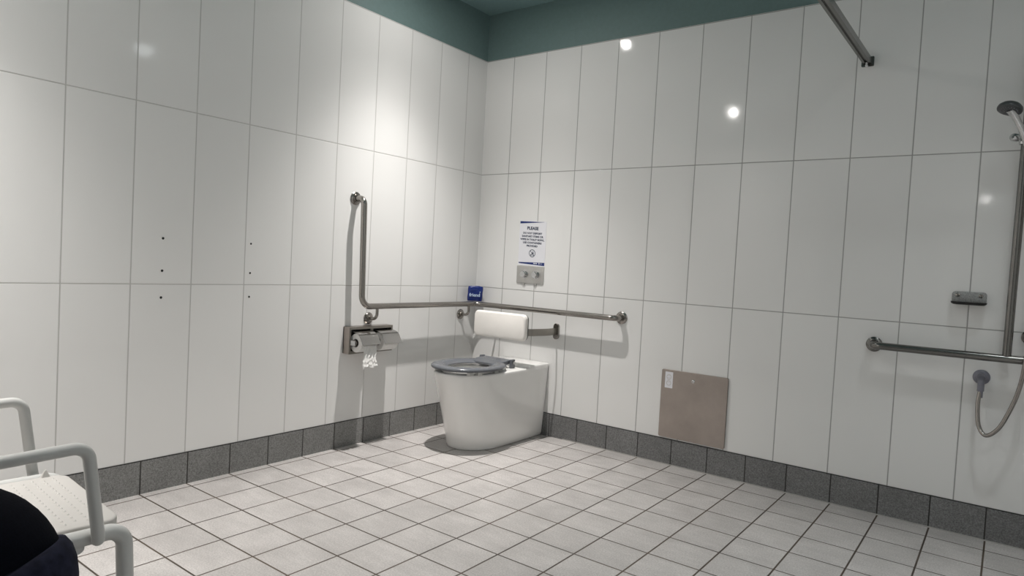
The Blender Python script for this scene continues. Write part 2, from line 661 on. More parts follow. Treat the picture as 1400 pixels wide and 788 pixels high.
t = thing('toilet', 'white back-to-wall toilet pan with an open grey seat, standing on the tiled floor', 'toilet', (TX, -0.4, 0))
A1, L1 = 0.182, 0.766
rings = [pan_ring(0.0, 0.150, 0.632, 0.24), pan_ring(0.004, 0.156, 0.638, 0.24), pan_ring(0.02, 0.158, 0.641, 0.24)]
for k in range(1, 9):
    f = k / 8
    g = f ** 1.15
    rings.append(pan_ring(0.02 + (0.418 - 0.02) * f, 0.158 + (A1 - 0.158) * f ** 0.9, 0.641 + (L1 - 0.641) * g, 0.24 + 0.07 * f))
rings += [pan_ring(0.430, A1, L1, 0.31), pan_ring(0.435, A1 - 0.002, L1 - 0.002, 0.31), pan_ring(TZ, A1 - 0.006, L1 - 0.007, 0.308)]
# inward over the rim to the bowl, point by point
outer = rings[-1]
ec = Vector((TX, -0.53))


def ell(a, b, z, cy=0.0):
    out = []
    for p in outer:
        d = Vector((p[0], p[1])) - ec
        ang = math.atan2(d.y / b, d.x / a)
        out.append((ec.x + a * math.cos(ang), ec.y + cy + b * math.sin(ang), z))
    return out


rings += [ell(0.118, 0.165, TZ), ell(0.112, 0.158, TZ - 0.008), ell(0.110, 0.156, TZ - 0.05), ell(0.098, 0.135, TZ - 0.13, 0.01),
          ell(0.065, 0.085, TZ - 0.21, 0.03), ell(0.03, 0.04, TZ - 0.25, 0.05)]
bm = bmesh.new()
loft(bm, rings)
obj('pan', bm, M['china'], t, angle=50)
# raised rear shelf
dk = []
for z, ins in [(TZ - 0.004, 0.0), (TZ + 0.007, 0.0), (TZ + 0.012, 0.003), (TZ + 0.014, 0.009)]:
    a = A1 - 0.001 - ins
    pts = [(TX + a, -0.004), (TX + a, -0.06), (TX + a, -0.120), (TX + a, -0.205 + ins)]
    for k in range(0, 11):
        u = 1 - 2 * k / 10
        pts.append((TX + a * u * 0.96, -0.235 + ins + 0.032 * abs(u) ** 4 - 0.004))
    pts += [(TX - a, -0.205 + ins), (TX - a, -0.120), (TX - a, -0.06), (TX - a, -0.004)]
    dk.append([(x, y, z) for x, y in pts])
bm = bmesh.new()
loft(bm, dk)
obj('rear_shelf', bm, M['china'], t, angle=45)
# seat ring
SZ = TZ + 0.016
SC = Vector((TX, -0.549))


def seat_ring(a, b, z, n=56, hug=0.0):
    out = []
    for k in range(n):
        th = 2 * PI * k / n
        c, s = math.cos(th), math.sin(th)
        x = a * math.copysign(abs(c) ** 0.92, c)
        y = b * math.copysign(abs(s) ** 0.92, s)
        out.append((SC.x + x, SC.y + y, z))
    return out


bm = bmesh.new()
prof = [(0.186, 0.222, 0.000), (0.192, 0.228, 0.006), (0.192, 0.228, 0.013), (0.184, 0.220, 0.020), (0.165, 0.202, 0.024),
        (0.140, 0.176, 0.022), (0.118, 0.150, 0.015), (0.108, 0.139, 0.006), (0.110, 0.141, 0.0)]
vs = [[bm.verts.new((p[0], p[1], p[2])) for p in seat_ring(a, b, SZ + h)] for a, b, h in prof]
for a, b in zip(vs, vs[1:] + vs[:1]):
    for i in range(56):
        j = (i + 1) % 56
        bm.faces.new((a[i], a[j], b[j], b[i]))
bmesh.ops.recalc_face_normals(bm, faces=bm.faces)
seat = obj('seat', bm, M['seat'], t, angle=60)
# hinge tongue and lugs
bm = bmesh.new()
tr = []
for (y, z0, z1, hw) in [(-0.425, 0.004, 0.018, 0.085), (-0.370, 0.003, 0.026, 0.104), (-0.310, 0.008, 0.031, 0.104), (-0.282, 0.012, 0.032, 0.100)]:
    tr.append([(TX - hw, y, SZ + z0), (TX + hw, y, SZ + z0), (TX + hw, y, SZ + z1), (TX - hw, y, SZ + z1)])
loft(bm, tr)
obj('hinge_tongue', bm, M['seat'], seat, bevel=0.004)
for s in (-1, 1):
    bm = bmesh.new()
    box(bm, TX + s * 0.114 - 0.009, TX + s * 0.114 + 0.009, -0.312, -0.276, TZ, SZ + 0.036)
    obj('hinge_lug', bm, M['seat'], t, bevel=0.004)
bm = lathe([(0.0095, -0.130), (0.0095, 0.130)], (TX, -0.295, SZ + 0.018), (1, 0, 0), 16)
obj('hinge_pin', bm, M['chrome'], t, label='small chrome hinge pin')
for (x, y) in [(TX + 0.150, -0.640), (TX + 0.13, -0.69), (TX - 0.150, -0.640), (TX + 0.155, -0.50)]:
    bm = bx(x - 0.010, x + 0.010, y - 0.018, y + 0.018, TZ - 0.001, SZ + 0.001)
    obj('seat_buffer', bm, M['buffer'], seat, bevel=0.002, label='pale rubber buffer under the seat')

# ------------------------------------------------------------------ toilet backrest
BZ = 0.652
t = thing('backrest', 'white padded toilet backrest on a curved steel arm below the grab rail', 'backrest', (TX, 0, 0.65))
PX, PZ, PY = 0.4350, 0.679, -0.280
for nm, w0, w1, mat, ins in [('pad', -0.012, 0.018, 'pad', 0.0)]:
    rings = []
    outl = rrect(0.388, 0.156, 0.030, 8)
    bm = slab(outl, on_right(PX, PZ, PY + 0.02), [(0.0, 0.003), (0.003, 0.0), (0.022, 0.0), (0.028, 0.003), (0.031, 0.010)])
    obj('pad', bm, M['pad'], t, angle=50)
bm = slab(rrect(0.382, 0.150, 0.028, 8), on_right(PX + 0.003, PZ, PY + 0.02), [(-0.008, 0.002), (-0.006, 0), (0.002, 0.0)])
obj('backing_plate', bm, M['pad_back'], t, label='dark grey plate behind the pad')
strip = [(-0.021, -0.0035), (0.021, -0.0035), (0.021, 0.0035), (-0.021, 0.0035)]
path = round_path([(0.663, -0.004, BZ), (0.663, -0.12, BZ), (0.625, PY + 0.032, BZ), (0.245, PY + 0.032, BZ), (0.207, -0.12, BZ), (0.207, -0.004, BZ)],
                  [0.2, 0.05, 0.05, 0.2], 8)
bm = bmesh.new()
sweep(bm, path, strip, up=(0, 0, 1))
obj('arm', bm, M['brushed_h'], t, bevel=0.001)
for x in (0.663, 0.207):
    bm = slab(rrect(0.040, 0.098, 0.0199, 8), on_right(x, BZ), [(0.0, 0), (0.010, 0.0), (0.012, 0.002)])
    obj('wall_flange', bm, M['steel'], t, angle=30)

# ------------------------------------------------------------------ grab rail round the corner
RZ = 0.7755
RX = 0.072
R = 0.0165
t = thing('grab_rail', 'long L-shaped stainless steel grab rail wrapping the corner beside the toilet', 'grab rail', (0, 0, RZ))
pts = [(0.0, -1.052, 1.358), (RX, -1.052, 1.358), (RX, -1.036, RZ), (RX, -0.078, RZ), (1.0985, -0.078, RZ), (1.0985, 0.0, RZ)]
pts[1] = (RX, -1.052, 1.358)
bm = tube(pts, R, [0.05, 0.06, 0.06, 0.05], 10)
obj('bar', bm, M['steel'], t, angle=60)


def flange(o, ax, r=0.036, par=None, mat='steel'):
    bm = lathe([(0.0, 0.0), (r, 0.0), (r, 0.004), (r * 0.86, 0.009), (r * 0.62, 0.011), (r * 0.60, 0.018), (0.0, 0.018)], o, ax, 28)
    obj('wall_flange', bm, M[mat], par, angle=35)


flange((0, -1.052, 1.358), (1, 0, 0), par=t)
flange((1.0985, 0, RZ), (0, -1, 0), par=t)
for y in (-0.925, -0.146):
    bm = tube([(RX, y, RZ - 0.010), (RX, y, 0.703), (0.004, y, 0.703)], 0.0085, 0.035, 10)
    hb = obj('hook_bracket', bm, M['steel'], t, angle=60)
    bm = lathe([(0.0, 0.0), (0.033, 0.0), (0.033, 0.004), (0.028, 0.009), (0.014, 0.011), (0.013, 0.018), (0.0, 0.018)], (0, y, 0.703), (1, 0, 0), 28)
    obj('wall_flange', bm, M['steel'], hb, angle=35)

# ------------------------------------------------------------------ blue packet on the rail
t = thing('blue_packet', 'small blue plastic packet with pale lettering perched on the rail in the corner', 'packet', (0.06, -0.06, RZ + R))
cd = Vector((0.62, -0.78, 0)).normalized()      # facing direction
sd = Vector((0.78, 0.62, 0))
base = Vector((0.058, -0.076, RZ + R + 0.0005))
nx, nz = 12, 12
rings = []
for iz in range(nz + 1):
    fz = iz / nz
    ring = []
    hw = 0.050 * (1 - 0.06 * abs(2 * fz - 1) ** 3) + 0.001 * math.sin(9 * fz)
    dp = 0.012 + 0.013 * math.sin(PI * min(1, max(0, fz * 0.93 + 0.03))) ** 0.6
    for k in range(28):
        a = 2 * PI * k / 28
        c, s = math.cos(a), math.sin(a)
        u = hw * math.copysign(abs(c) ** 0.5, c)
        w = dp * math.copysign(abs(s) ** 0.7, s)
        w += 0.0015 * math.sin(u * 190 + fz * 17) + 0.001 * math.sin(fz * 30 + u * 60)
        lean = 0.004 * fz
        zz = 0.098 * fz + (0.003 * math.sin(u * 80 + 1) if iz == nz else 0)
        ring.append(base + sd * (u + lean) + cd * w + Vector((0, 0, zz)))
    rings.append(ring)
bm = bmesh.new()
loft(bm, rings)
pk = obj('wrapper', bm, M['blue_film'], t, angle=50)


def pk_place(u, v, w):
    return base + sd * u + cd * (0.0272 + w) + Vector((0, 0, 0.040 + v))


obj('lettering', text_bm('friend', 0.030, pk_place, bold=0.0007), M['pale_print'], t, smooth=False)
bm = poly([(-0.028, 0.030), (0.018, 0.036), (0.018, 0.039), (-0.028, 0.034)], pk_place, 0.0008)
obj('printed_line', bm, M['navy_ink'], t, smooth=False)
bm = poly([(0.030, 0.018), (0.036, 0.018), (0.038, 0.023), (0.032, 0.023)], pk_place, 0.0008)
obj('printed_fleck', bm, M['pale_print'], t, smooth=False)

# ------------------------------------------------------------------ paper holder and rolls
HY0, HY1, HZ0, HZ1, HX = -1.094, -0.783, 0.517, 0.663, 0.050
t = thing('toilet_paper_holder', 'stainless steel double toilet paper holder on the left wall under the grab rail', 'paper holder', (0, (HY0 + HY1) / 2, HZ0))
bm = bmesh.new()
fr = 0.012
box(bm, 0.0, 0.006, HY0, HY1, HZ0, HZ1)
box(bm, 0.0, HX, HY0, HY0 + 0.003, HZ0, HZ1)
box(bm, 0.0, HX, HY1 - 0.003, HY1, HZ0, HZ1)
box(bm, 0.0, HX, HY0 + .003, HY1 - .003, HZ0, HZ0 + 0.003)
box(bm, 0.0, HX, HY0 + .003, HY1 - .003, HZ1 - 0.003, HZ1)
obj('housing', bm, M['brushed'], t, smooth=False)
bm = bmesh.new()
mid = (HY0 + HY1) / 2
box(bm, HX, HX + 0.002, HY0, HY1, HZ1 - 0.014, HZ1)
box(bm, HX, HX + 0.002, HY0, HY1, HZ0, HZ0 + 0.016)
box(bm, HX, HX + 0.002, HY0, HY0 + 0.012, HZ0 + .016, HZ1 - .014)
box(bm, HX, HX + 0.002, HY1 - 0.012, HY1, HZ0 + .016, HZ1 - .014)
box(bm, HX, HX + 0.002, mid - 0.010, mid + 0.010, HZ0 + .016, HZ1 - .014)
obj('front_frame', bm, M['brushed_h'], t, smooth=False, bevel=0.0008)
bm = bx(0.0062, 0.010, HY0 + .004, HY1 - .004, HZ0 + .004, HZ1 - .004)
obj('recess_lining', bm, M['black_hole'], t, smooth=False)
RW = 0.122
SPX, SPZ = 0.078, 0.580
for (yc, ang) in ((mid - 0.078, 0), (mid + 0.078, 0)):
    # curved hood
    bm = bmesh.new()
    prof = []
    prof.append((0.034, HZ1 - 0.026))
    prof.append((0.060, HZ1 - 0.020))
    for k in range(6):
        a = math.radians(78 - 11 * k)
        prof.append((SPX + 0.057 * math.cos(a), SPZ + 0.057 * math.sin(a)))
    prof.append((SPX + 0.072, SPZ - 0.004))
    inner = [(x - 0.0012, z - 0.0012) for x, z in prof]
    rings = []
    for yy in (yc - 0.064, yc + 0.064):
        rings.append([(x, yy, z) for x, z in prof] + [(x, yy, z) for x, z in reversed(inner)])
    loft(bm, rings)
    obj('hood', bm, M['hood'], t, angle=30)
    bm = lathe([(0.0, -0.066), (0.016, -0.066), (0.016, -0.058), (0.012, -0.056), (0.012, 0.056), (0.016, 0.058), (0.016, 0.066), (0.0, 0.066)],
               (SPX, yc, SPZ), (0, 1, 0), 20)
    sp = obj('spindle', bm, M['steel'], t, angle=35)
    for s in (-1, 1):
        bm = bx(0.010, SPX + 0.016, yc + s * 0.0695 - 0.0025, yc + s * 0.0695 + 0.0025, SPZ - 0.014, SPZ + 0.014)
        obj('side_arm', bm, M['chrome'], t, smooth=False, bevel=0.002)


def roll(yc, label, sheet):
    t = thing('toilet_roll', label, 'toilet roll', (SPX, yc, SPZ), 'toilet rolls in the double holder')
    w = 0.054
    bm = bmesh.new()
    n = 36
    prof = [(0.0225, -w), (0.049, -w), (0.0505, -w + 0.002), (0.0505, w - 0.002), (0.049, w), (0.0225, w)]
    vs = []
    for r, h in prof:
        vs.append([bm.verts.new((SPX + r * math.cos(2 * PI * k / n), yc + h, SPZ + r * math.sin(2 * PI * k / n))) for k in range(n)])
    for a, b in zip(vs, vs[1:] + vs[:1]):
        for i in range(n):
            j = (i + 1) % n
            bm.faces.new((a[i], a[j], b[j], b[i]))
    bmesh.ops.recalc_face_normals(bm, faces=bm.faces)
    obj('paper_winding', bm, M['tissue'], t, angle=40)
    bm = bmesh.new()
    vs = []
    for r, h in [(0.0215, -w - .0004), (0.0228, -w - .0004), (0.0228, w + .0004), (0.0215, w + .0004)]:
        vs.append([bm.verts.new((SPX + r * math.cos(2 * PI * k / n), yc + h, SPZ + r * math.sin(2 * PI * k / n))) for k in range(n)])
    for a, b in zip(vs, vs[1:] + vs[:1]):
        for i in range(n):
            j = (i + 1) % n
            bm.faces.new((a[i], a[j], b[j], b[i]))
    bmesh.ops.recalc_face_normals(bm, faces=bm.faces)
    obj('cardboard_core', bm, M['soap'], t, label='grey cardboard core')
    if sheet:
        bm = bmesh.new()
        rows, cols = 26, 22
        g = []
        rnd = random.Random(2)
        for i in range(rows + 1):
            f = i / rows
            row = []
            for k in range(cols + 1):
                c = k / cols - 0.5
                wd = 0.100 - 0.010 * math.sin(f * PI)
                yy = yc + 0.0 + c * wd - 0.006 * f
                z = SPZ - 0.01 - 0.118 * f - 0.006 * math.sin(c * 9) * f
                x = SPX + 0.0515 + 0.016 * f + 0.0055 * math.sin(c * 26 + f * 7) * min(1, f * 2) + 0.003 * math.sin(f * 31 + c * 17) * f
                x += rnd.uniform(-1, 1) * 0.0012 * min(1, f * 3)
                row.append(bm.verts.new((x, yy, z)))
            g.append(row)
        for i in range(rows):
            for k in range(cols):
                bm.faces.new((g[i][k], g[i][k + 1], g[i + 1][k + 1], g[i + 1][k]))
        o = obj('hanging_sheet', bm, M['tissue'], t, angle=60, label='crumpled loose end of paper hanging down')
        sm = o.modifiers.new('thick', 'SOLIDIFY')
        sm.thickness = 0.0006


roll(mid - 0.078, 'toilet roll on the left of the double holder with a crumpled end hanging down', True)
roll(mid + 0.078, 'toilet roll on the right of the double holder, no loose end', False)

# ------------------------------------------------------------------ notice over the flush plate
SW, SH = 0.206, 0.281
SX, SZc = 0.4425, 1.1845
t = thing('paper_notice', 'white paper notice headed PLEASE with navy bars, taped above the flush plate', 'sign', (SX, 0, SZc))


def sp_(u, v, w):       # slight lean of the sheet
    return Vector((SX + u - 0.0085 * 0 - 0.002 * (v / SH), -0.0012 - w, SZc + v - 0.022 * (u / SW) * 0.35))


bm = poly([(-SW / 2, -SH / 2), (SW / 2, -SH / 2), (SW / 2, SH / 2), (-SW / 2, SH / 2)], sp_, 0.0)
bm.free()
bm = bmesh.new()
rings = [[sp_(u, v, w) for u, v in [(-SW / 2, -SH / 2), (SW / 2, -SH / 2), (SW / 2, SH / 2), (-SW / 2, SH / 2)]] for w in (-0.001, 0.0)]
loft(bm, rings)
obj('sheet', bm, M['paper'], t, smooth=False)
W2, H2 = SW / 2, SH / 2
obj('top_bar', poly([(-W2 + .004, H2 - 0.004), (-W2 + .004, H2 - 0.019), (W2 - 0.035, H2 - 0.0055), (W2 - 0.01, H2 - .003)], sp_, 0.0003), M['navy_ink'], t, smooth=False)
obj('bottom_bar', poly([(-W2 + .005, -H2 + 0.017), (-W2 + .005, -H2 + 0.010), (W2 - .003, -H2 + 0.006), (W2 - .003, -H2 + 0.026)], sp_, 0.0003), M['navy_ink'], t, smooth=False)
for i, (txt, v, sz, sx) in enumerate([('PLEASE', 0.094, 0.0265, 1.05), ('DO NOT DEPOSIT', 0.063, 0.0158, 1.12), ('SANITARY ITEMS OR', 0.043, 0.0158, 1.12),
                                      ('WIPES IN TOILET BOWL.', 0.023, 0.0158, 1.06), ('USE CONTAINERS', 0.003, 0.0158, 1.12), ('PROVIDED', -0.017, 0.0158, 1.12)]):
    bm = text_bm(txt, sz, lambda u, vv, w, v=v: sp_(u, vv + v, w), bold=0.0007 if i else 0.0012, sx=sx, extrude=0.0004)
    obj('heading' if i == 0 else 'text_line', bm, M['dark_ink'], t, smooth=False)
# pictogram: figure dropping an item into a toilet, struck through in a ring
bm = bmesh.new()
n = 32
vo, vi = [], []
for k in range(n):
    a = 2 * PI * k / n
    vo.append(bm.verts.new(sp_(0.004 + 0.0245 * math.cos(a), -0.062 + 0.0245 * math.sin(a), 0.0004)))
    vi.append(bm.verts.new(sp_(0.004 + 0.0205 * math.cos(a), -0.062 + 0.0205 * math.sin(a), 0.0004)))
for k in range(n):
    j = (k + 1) % n
    bm.faces.new((vo[k], vo[j], vi[j], vi[k]))


def pg(pts):
    bm.faces.new([bm.verts.new(sp_(0.004 + u, -0.062 + v, 0.0004)) for u, v in pts])


pg([(-0.0155, 0.013), (-0.013, 0.0155), (0.0155, -0.013), (0.013, -0.0155)])
pg([(0.004, 0.014), (0.008, 0.014), (0.009, 0.010), (0.006, 0.008), (0.003, 0.010)])
pg([(0.002, 0.007), (0.009, 0.007), (0.011, -0.002), (0.008, -0.016), (0.005, -0.016), (0.005, -0.004), (0.001, 0.0)])
pg([(0.003, 0.006), (-0.007, -0.002), (-0.006, -0.005), (0.004, 0.001)])
pg([(-0.013, -0.006), (-0.002, -0.006), (-0.004, -0.012), (-0.006, -0.016), (-0.011, -0.016)])
obj('pictogram', bm, M['dark_ink'], t, smooth=False)
bm = bmesh.new()
for (u0, u1, v0, v1) in [(0.018, 0.027, 0, .006), (0.029, 0.037, 0, .006), (0.039, 0.046, 0, .006), (0.058, 0.063, -.002, .008), (0.066, 0.069, 0, .004),
                         (0.072, 0.084, .001, .003)]:
    box(bm, SX + u0, SX + u1, -0.0022, -0.0014, SZc - 0.1278 + v0, SZc - 0.1278 + v1)
obj('logo_mark', bm, M['white_ink'], t, smooth=False)

# ------------------------------------------------------------------ flush plate
FX, FZ = 0.442, 0.987
t = thing('flush_plate', 'square-cornered metal flush plate with two round buttons under the notice', 'flush plate', (FX, 0, FZ))
bm = slab(rrect(0.207, 0.110, 0.004, 3), on_right(FX, FZ), [(0.0, 0), (0.006, 0.0), (0.007, 0.001)])
obj('plate', bm, M['plate'], t, angle=30)
for u in (-0.043, 0.045):
    bm = lathe([(0.026, 0.0), (0.026, 0.003), (0.0225, 0.0035), (0.0205, 0.003), (0.0205, 0.022), (0.018, 0.025), (0.0, 0.025)],
               (FX + u, -0.006, FZ + 0.002), (0, -1, 0), 32)
    obj('button', bm, M['chrome'], t, angle=35)
for u in (-0.045, 0.045):
    bm = lathe([(0.006, 0.0), (0.006, 0.010), (0.0, 0.011)], (FX + u, -0.003, FZ - 0.055), (0, -0.2, -1), 12)
    obj('fixing_tab', bm, M['plate'], t)

# ------------------------------------------------------------------ stainless access panel
PXc, PZc = 1.5515, 0.3365
t = thing('access_panel', 'square brushed stainless access panel low on the right wall', 'panel', (PXc, 0, PZc))


def pn(u, v, w):
    return Vector((PXc + u, -w, PZc + v + 0.007 * 0))


bm = slab(rrect(0.366, 0.370, 0.008, 4), pn, [(0.0, 0), (0.010, 0.0), (0.0115, 0.0012)])
obj('door_sheet', bm, M['brushed'], t, angle=30)
bm = lathe([(0.0095, 0.0), (0.0095, 0.004), (0.007, 0.006), (0.0, 0.006)], (1.549, -0.0113, 0.4765), (0, -1, 0), 24)
lk = obj('lock', bm, M['chrome'], t, angle=35)
bm = bx(1.5478, 1.5502, -0.0178, -0.0172, 0.472, 0.481)
obj('keyway', bm, M['black_hole'], lk, smooth=False)
bm = slab(rrect(0.044, 0.088, 0.002, 2), on_right(1.412, 0.466, -0.0114), [(0.0, 0), (0.0006, 0.0)])
st = obj('sticker', bm, M['paper'], t, smooth=False, label='small white sticker at the upper left')
bm = bmesh.new()
for k in range(2):
    cx, cz = 1.412, 0.483 - 0.034 * k
    n = 24
    o1 = [bm.verts.new((cx + 0.014 * math.cos(2 * PI * i / n), -0.0123, cz + 0.014 * math.sin(2 * PI * i / n))) for i in range(n)]
    o2 = [bm.verts.new((cx + 0.011 * math.cos(2 * PI * i / n), -0.0123, cz + 0.011 * math.sin(2 * PI * i / n))) for i in range(n)]
    for i in range(n):
        j = (i + 1) % n
        bm.faces.new((o1[i], o1[j], o2[j], o2[i]))
for k in range(4):
    box(bm, 1.403, 1.421, -0.0124, -0.0121, 0.489 - 0.0118 * k, 0.4905 - 0.0118 * k)
obj('sticker_print', bm, M['plate'], st, smooth=False)

# ------------------------------------------------------------------ shower rail, riser, head, hose
SRZ = 0.7775
RX2 = 2.868
t = thing('shower_grab_rail', 'horizontal stainless grab rail with a vertical riser at the shower end of the wall', 'grab rail', (2.38, 0, SRZ))
bm = tube([(2.385, 0.0, SRZ - .002), (2.385, -0.073, SRZ - .002), (3.28, -0.073, SRZ), (3.28, 0.0, SRZ)], 0.0165, 0.045, 10)
obj('bar', bm, M['dark_metal'], t, angle=60)
bm = tube([(RX2 + 0.003, -0.073, SRZ + 0.012), (RX2 + 0.01, -0.073, 1.99), (RX2 + 0.02, 0.0, 1.99)], 0.0155, 0.045, 10)
obj('riser', bm, M['dark_metal'], t, angle=60)
flange((2.385, 0, SRZ - .002), (0, -1, 0), 0.034, t, 'dark_metal')
flange((3.28, 0, SRZ), (0, -1, 0), 0.034, t, 'dark_metal')
flange((RX2 + 0.02, 0, 1.99), (0, -1, 0), 0.034, t, 'dark_metal')

t = thing('hand_shower', 'hand shower with a dark oval head and chrome handle held on the riser', 'shower head', (2.86, -0.1, 1.66))
sl = Vector((2.852, -0.105, 1.664))
bm = bmesh.new()
rg = []
for r_, h_ in [(0.0162, -0.024), (0.020, -0.024), (0.022, -0.018), (0.022, 0.018), (0.020, 0.024), (0.0162, 0.024)]:
    rg.append([bm.verts.new((2.8745 + r_ * math.cos(2 * PI * k / 28), -0.073 + r_ * math.sin(2 * PI * k / 28), 1.664 + h_)) for k in range(28)])
for ra, rb in zip(rg, rg[1:] + rg[:1]):
    for k in range(28):
        bm.faces.new((ra[k], ra[(k + 1) % 28], rb[(k + 1) % 28], rb[k]))
bmesh.ops.recalc_face_normals(bm, faces=bm.faces)
obj('slider', bm, M['chrome'], t, angle=35)
bm = lathe([(0.0, 0.0), (0.013, 0.0), (0.016, 0.006), (0.016, 0.024), (0.012, 0.030), (0.0, 0.031)], (2.852, -0.085, 1.664), (-0.75, -0.65, 0.1), 24)
obj('clamp_knob', bm, M['chrome'], t, angle=35)
hc = Vector((2.818, -0.185, 1.764))
hb = Vector((2.885, -0.105, 1.62))
dirn = (hc - hb)
bm = bmesh.new()
pth = [hb + dirn * f + Vector((0.006 * math.sin(f * PI), 0.0, 0)) for f in (0, .15, .3, .5, .7, .85, .97)]
rad = [0.011, 0.0125, 0.0125, 0.012, 0.012, 0.014, 0.018]
rings = []
for p, r in zip(pth, rad):
    t_ = dirn.normalized()
    a = t_.cross(Vector((0, 0, 1))).normalized()
    b = t_.cross(a)
    rings.append([p + a * r * math.cos(2 * PI * k / 16) + b * r * math.sin(2 * PI * k / 16) for k in range(16)])
loft(bm, rings)
obj('handle', bm, M['chrome'], t, angle=60, label='chrome handle')
hax = Vector((-0.22, -0.30, -0.93)).normalized()
bm = lathe([(0.0, -0.022), (0.018, -0.021), (0.032, -0.015), (0.041, -0.005), (0.0435, 0.004), (0.042, 0.009), (0.038, 0.011), (0.0, 0.0115)], hc, hax, 36)
hd = obj('spray_head', bm, M['grey_plastic'], t, angle=40, label='dark grey rounded spray head')
bm = bmesh.new()
a = hax.cross(Vector((0, 1, 0))).normalized()
b = hax.cross(a)
for rr, nn in ((0.008, 6), (0.018, 12), (0.028, 18)):
    for k in range(nn):
        c = hc + hax * 0.0112 + a * rr * math.cos(2 * PI * k / nn) + b * rr * math.sin(2 * PI * k / nn)
        lathe([(0.0016, 0.0), (0.0012, 0.002), (0.0, 0.002)], c, hax, 6, bm)
nz_ = obj('spray_nozzles', bm, M['elbow_plastic'], hd, smooth=False)

t = thing('shower_hose', 'flexible metal shower hose looping below the shower grab rail to a grey wall elbow', 'shower hose', (2.793, 0, 0.686))
ex, ez = 2.7925, 0.684
bm = lathe([(0.0, 0.0), (0.031, 0.0), (0.031, 0.004), (0.026, 0.010), (0.017, 0.013), (0.015, 0.034), (0.0, 0.036)], (ex, 0, ez), (0, -1, 0), 32)
el = obj('wall_elbow', bm, M['elbow_plastic'], t, angle=35, label='blue-grey plastic wall elbow')
bm = tube([(ex, -0.028, ez), (ex + .001, -0.038, ez - 0.014), (ex + 0.001, -0.040, ez - 0.055)], 0.0125, 0.012, 6)
obj('outlet', bm, M['elbow_plastic'], el, angle=60)


def crom(P, n=14):
    P = [Vector(p) for p in P]
    P = [P[0] * 2 - P[1]] + P + [P[-1] * 2 - P[-2]]
    out = []
    for i in range(1, len(P) - 2):
        for k in range(n):
            s = k / n
            out.append(0.5 * ((2 * P[i]) + (P[i + 1] - P[i - 1]) * s + (2 * P[i - 1] - 5 * P[i] + 4 * P[i + 1] - P[i + 2]) * s * s
                              + (3 * P[i] - P[i - 1] - 3 * P[i + 1] + P[i + 2]) * s ** 3))
    out.append(P[-2])
    return out


hp = crom([(ex + .001, -0.040, ez - 0.050), (2.7885, -0.050, 0.575), (2.797, -0.070, 0.492), (2.824, -0.088, 0.457), (2.862, -0.100, 0.492),
           (2.892, -0.108, 0.565), (2.918, -0.114, 0.66), (2.932, -0.118, 0.78), (2.940, -0.118, 1.0), (2.935, -0.116, 1.3), (2.905, -0.110, 1.52),
           (2.888, -0.108, 1.585), (2.887, -0.107, 1.606)], 16)
rings = []
bm = bmesh.new()
sweep(bm, hp, 0.0082)
obj('hose', bm, M['steel'], t, angle=70)
bm = bmesh.new()
lathe([(0.0, 0), (0.0095, 0), (0.0095, 0.03), (0.0, 0.03)], (ex + .001, -0.040, ez - 0.082), (0, 0, 1), 16, bm)
obj('hose_nut', bm, M['elbow_plastic'], t, angle=35)

# ------------------------------------------------------------------ small chrome tap beyond the riser
t = thing('shower_tap', 'small chrome tap at the right edge, just beyond the shower riser', 'tap', (2.945, 0, 0.868))
obj('escutcheon', lathe([(0.0, 0), (0.032, 0), (0.032, 0.004), (0.026, 0.010), (0.0, 0.012)], (2.945, 0, 0.868), (0, -1, 0), 28), M['dark_metal'], t, angle=35)
obj('spout', lathe([(0.0, 0), (0.016, 0), (0.018, 0.02), (0.017, 0.045), (0.0, 0.048)], (2.945, -0.01, 0.868), (0, -1, 0), 24), M['dark_metal'], t, angle=35)

# ------------------------------------------------------------------ soap dish
t = thing('soap_dish', 'small speckled grey soap dish screwed to the shower wall', 'soap dish', (2.728, 0, 1.01))
bm = slab(rrect(0.122, 0.050, 0.012, 5), on_right(2.728, 1.014), [(0.0, 0), (0.008, 0.0), (0.011, 0.003)])
obj('back_plate', bm, M['soap'], t, angle=40)
for u in (-0.041, 0.041):
    bm = lathe([(0.0, 0.0), (0.0085, 0.0), (0.0085, 0.002), (0.005, 0.0035), (0.0, 0.002)], (2.728 + u, -0.0105, 1.024), (0, -1, 0), 20)
    s_ = obj('screw', bm, M['steel'], t, angle=30)
    bm = bx(2.728 + u - 0.004, 2.728 + u + 0.004, -0.0145, -0.0135, 1.0233, 1.0247)
    obj('screw_slot', bm, M['black_hole'], s_, smooth=False)
rings = []
for (z, ins) in [(0.984, 0.010), (0.988, 0.002), (0.996, 0.0), (0.996, 0.003), (0.990, 0.006)]:
    o_ = []
    for k in range(25):
        a = PI * k / 24
        c, s = math.cos(a), math.sin(a)
        o_.append((2.728 + (0.064 - ins) * math.copysign(abs(c) ** 0.5, c), -0.010 - (0.062 - ins) * abs(s) ** 0.6, z))
    rings.append(o_)
bm = bmesh.new()
loft(bm, rings)
obj('tray', bm, M['black_hole'], t, angle=40, label='dark tray lip')  # tray is near-black, darker than the back plate

